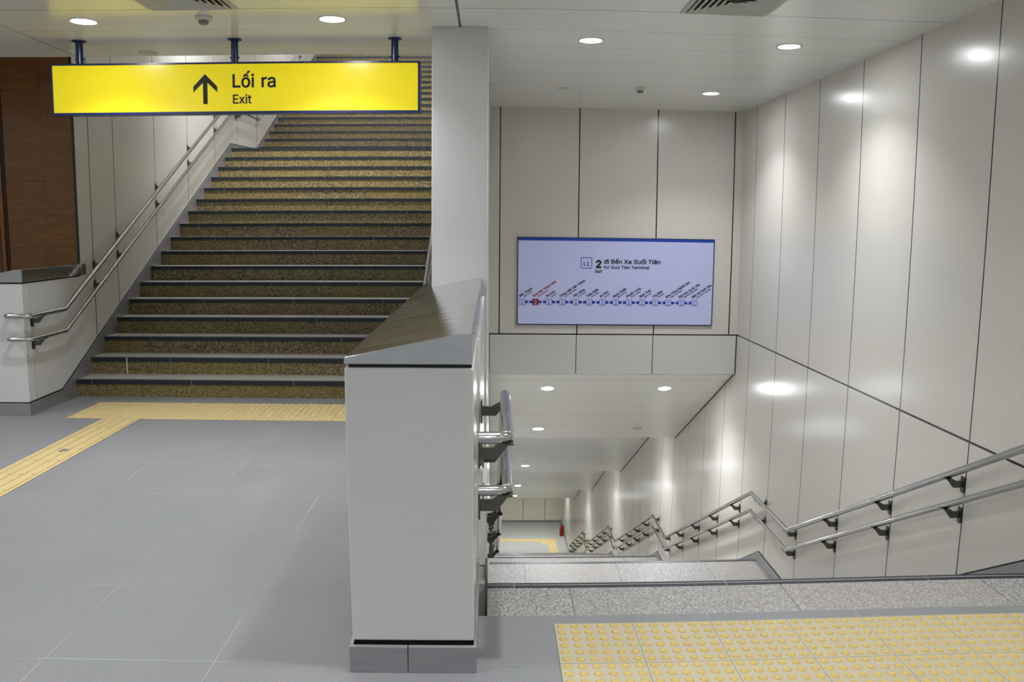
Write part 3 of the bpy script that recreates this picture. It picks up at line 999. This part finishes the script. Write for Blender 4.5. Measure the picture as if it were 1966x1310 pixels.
downlight((0.648, 11.28, -1.275), 'second downlight down the sloping ceiling, below the paired ones', P_DOWN, TL)
def sc(y):
    for (y0, z0), (y1, z1) in zip(cs[:-1], cs[1:]):
        if y0 <= y <= y1: return z0 + (z1 - z0) * (y - y0) / (y1 - y0)
for (xx, yy, lb) in ((0.676, 16.06, 'third downlight down, on the second sloping ceiling'), (0.694, 20.77, 'fourth downlight down, on the third sloping ceiling'), (0.75, 25.08, 'lowest and smallest downlight beside the upper bend of the parapet handrail')):
    downlight((xx, yy, sc(yy)), lb, P_DOWN, TL)
for k, (xx, yy) in enumerate(((0.65, 12.3), (1.98, 12.3), (0.65, 17.1), (1.98, 17.1), (0.65, 21.9), (1.98, 21.9), (0.65, 28.0), (2.1, 28.0), (-2.0, 28.0))):
    t_ = 0.0
    downlight((xx, yy, sc(yy)), 'downlight in the lower stairwell ceiling hidden behind the ceiling bends', P_DOWN, t_, 'hidden stairwell downlights')
# hall fittings behind and beside the camera
for yy in (2.6, 0.2, -2.2, -4.2):
    for xx in (-7.0, -5.0, -3.2, -1.6, 0.2, 1.9):
        if yy == 2.6 and xx in (-7.0, -5.0): pass
        downlight((xx, yy, ZC), 'hall downlight behind the viewpoint', P_REAR, 0.0, 'hall downlights behind the viewpoint')
for xx in (-7.0, -5.2):
    downlight((xx, 5.15, ZC), 'hall downlight far left outside the picture', P_HALL, 0.0, 'hall downlights outside the picture')
# fittings in the ceiling above the rising stairs
for yy in (9.6, 13.6, 17.0):
    for xx in (-2.9, -1.3):
        downlight((xx, yy, ZC + 0.28 + (yy - 6.225) * SL - 0.004), 'downlight in the sloping ceiling over the rising stairs', P_UP, math.atan(SL), 'downlights over the rising stairs')

# ------------------------------------------------------------------ ceiling vents
def vent(label, x0, x1, y0, y1):
    cx, cy = (x0 + x1) / 2, (y0 + y1) / 2
    t = thing('air_vent', label, 'air vent', (cx, cy, ZC))
    fw = 0.022
    z0, z1 = ZC - 0.010, ZC
    MB().box(x0, x1, y0, y0 + fw, z0, z1).box(x0, x1, y1 - fw, y1, z0, z1).box(x0, x0 + fw, y0 + fw, y1 - fw, z0, z1).box(x1 - fw, x1, y0 + fw, y1 - fw, z0, z1).build('frame', M['grille'], t)
    MB().box(x0 + fw, x1 - fw, y0 + fw, y1 - fw, ZC - 0.0012, ZC - 0.0002).build('duct', M['dark'], t)
    # four-way diffuser: nested tilted blades in four triangles
    n = 6
    ix0, ix1, iy0, iy1 = x0 + fw, x1 - fw, y0 + fw, y1 - fw
    st = (ix1 - ix0) / 2 / (n + 0.6)
    for s_, nm in ((0, 'blade'), (1, 'blade'), (2, 'blade'), (3, 'blade')):
        m = MB()
        for k in range(n):
            a = k * st + 0.004; bq = a + st * 0.80
            for (u0, zu, u1, zv) in ((a, ZC - 0.016, a + st * 0.92, ZC - 0.002),):
                if s_ == 0: pts = [(ix0 + u0, iy0 + u0, zu), (ix1 - u0, iy0 + u0, zu), (ix1 - u1, iy0 + u1, zv), (ix0 + u1, iy0 + u1, zv)]
                if s_ == 1: pts = [(ix0 + u0, iy1 - u0, zu), (ix1 - u0, iy1 - u0, zu), (ix1 - u1, iy1 - u1, zv), (ix0 + u1, iy1 - u1, zv)]
                if s_ == 2: pts = [(ix0 + u0, iy0 + u0, zu), (ix0 + u0, iy1 - u0, zu), (ix0 + u1, iy1 - u1, zv), (ix0 + u1, iy0 + u1, zv)]
                if s_ == 3: pts = [(ix1 - u0, iy0 + u0, zu), (ix1 - u0, iy1 - u0, zu), (ix1 - u1, iy1 - u1, zv), (ix1 - u1, iy0 + u1, zv)]
                lo = pts; hi = [(p[0], p[1], p[2] + 0.0015) for p in pts]
                m.add(lo + hi, [(0, 1, 2, 3), (7, 6, 5, 4), (0, 4, 5, 1), (1, 5, 6, 2), (2, 6, 7, 3), (3, 7, 4, 0)])
        m.build(nm, M['grille'], t)
    return t
vent('square louvred air vent at the top right of the ceiling', 1.071, 1.571, 4.385, 4.885)
vent('square louvred air vent above the yellow exit sign', -1.955, -1.455, 4.385, 4.885)

# ------------------------------------------------------------------ detectors and flush discs
def detector(label, x, y, mat=None):
    t = thing('smoke_detector', label, 'smoke detector', (x, y, ZC))
    MB().lathe([(0.001, ZC), (0.050, ZC), (0.050, ZC - 0.012), (0.042, ZC - 0.020), (0.034, ZC - 0.022), (0.001, ZC - 0.022)], (x, y, 0), 28).build('base', M['plastic'], t)
    MB().lathe([(0.030, ZC - 0.022), (0.028, ZC - 0.040), (0.020, ZC - 0.046), (0.001, ZC - 0.047)], (x, y, 0), 24).build('sensor', M['greyplastic'], t)
    return t
detector('small round smoke detector on the ceiling above the route map', 1.312, 7.60)
detector('small round smoke detector on the ceiling above the exit sign arrow', -1.715, 5.08)
def disc(label, x, y, z, tilt=0.0):
    o = MB().lathe([(0.001, 0.0), (0.070, 0.0), (0.070, -0.005), (0.064, -0.008), (0.001, -0.008)], (0, 0, 0), 30).build('cover_plate', M['plastic'])
    o.location = (x, y, z); o.rotation_euler = (tilt, 0, 0)
    return tag(o, label, 'ceiling cover')
disc('flat round white cover on the ceiling left of the small detector above the map', 0.661, 7.70, ZC)
disc('flat round white cover on the ceiling above the left part of the exit sign', -2.468, 6.097, ZC)
disc('flat round white cover on the first sloping ceiling near the right wall', 2.011, 11.265, -1.268, TL)

# ------------------------------------------------------------------ fire extinguisher on the lower floor
fx, fy = 2.56, 28.95
fe = thing('fire_extinguisher', 'small red fire extinguisher standing against the right wall of the lower floor', 'fire extinguisher', (fx, fy, ZB))
MB().lathe([(0.001, ZB), (0.080, ZB), (0.085, ZB + 0.02), (0.085, ZB + 0.38), (0.070, ZB + 0.43), (0.035, ZB + 0.47), (0.030, ZB + 0.49), (0.001, ZB + 0.49)], (fx, fy, 0), 24).build('cylinder', M['red'], fe)
MB().box(fx - 0.025, fx + 0.025, fy - 0.02, fy + 0.02, ZB + 0.49, ZB + 0.52).box(fx - 0.09, fx + 0.03, fy - 0.012, fy + 0.012, ZB + 0.52, ZB + 0.54).build('handle', M['black'], fe)
MB().tube(fillet([(fx + 0.02, fy, ZB + 0.50), (fx + 0.10, fy, ZB + 0.46), (fx + 0.10, fy, ZB + 0.16)], 0.05), 0.012, 10).build('hose', M['black'], fe)

fe.scale = (0.82, 0.82, 0.82)
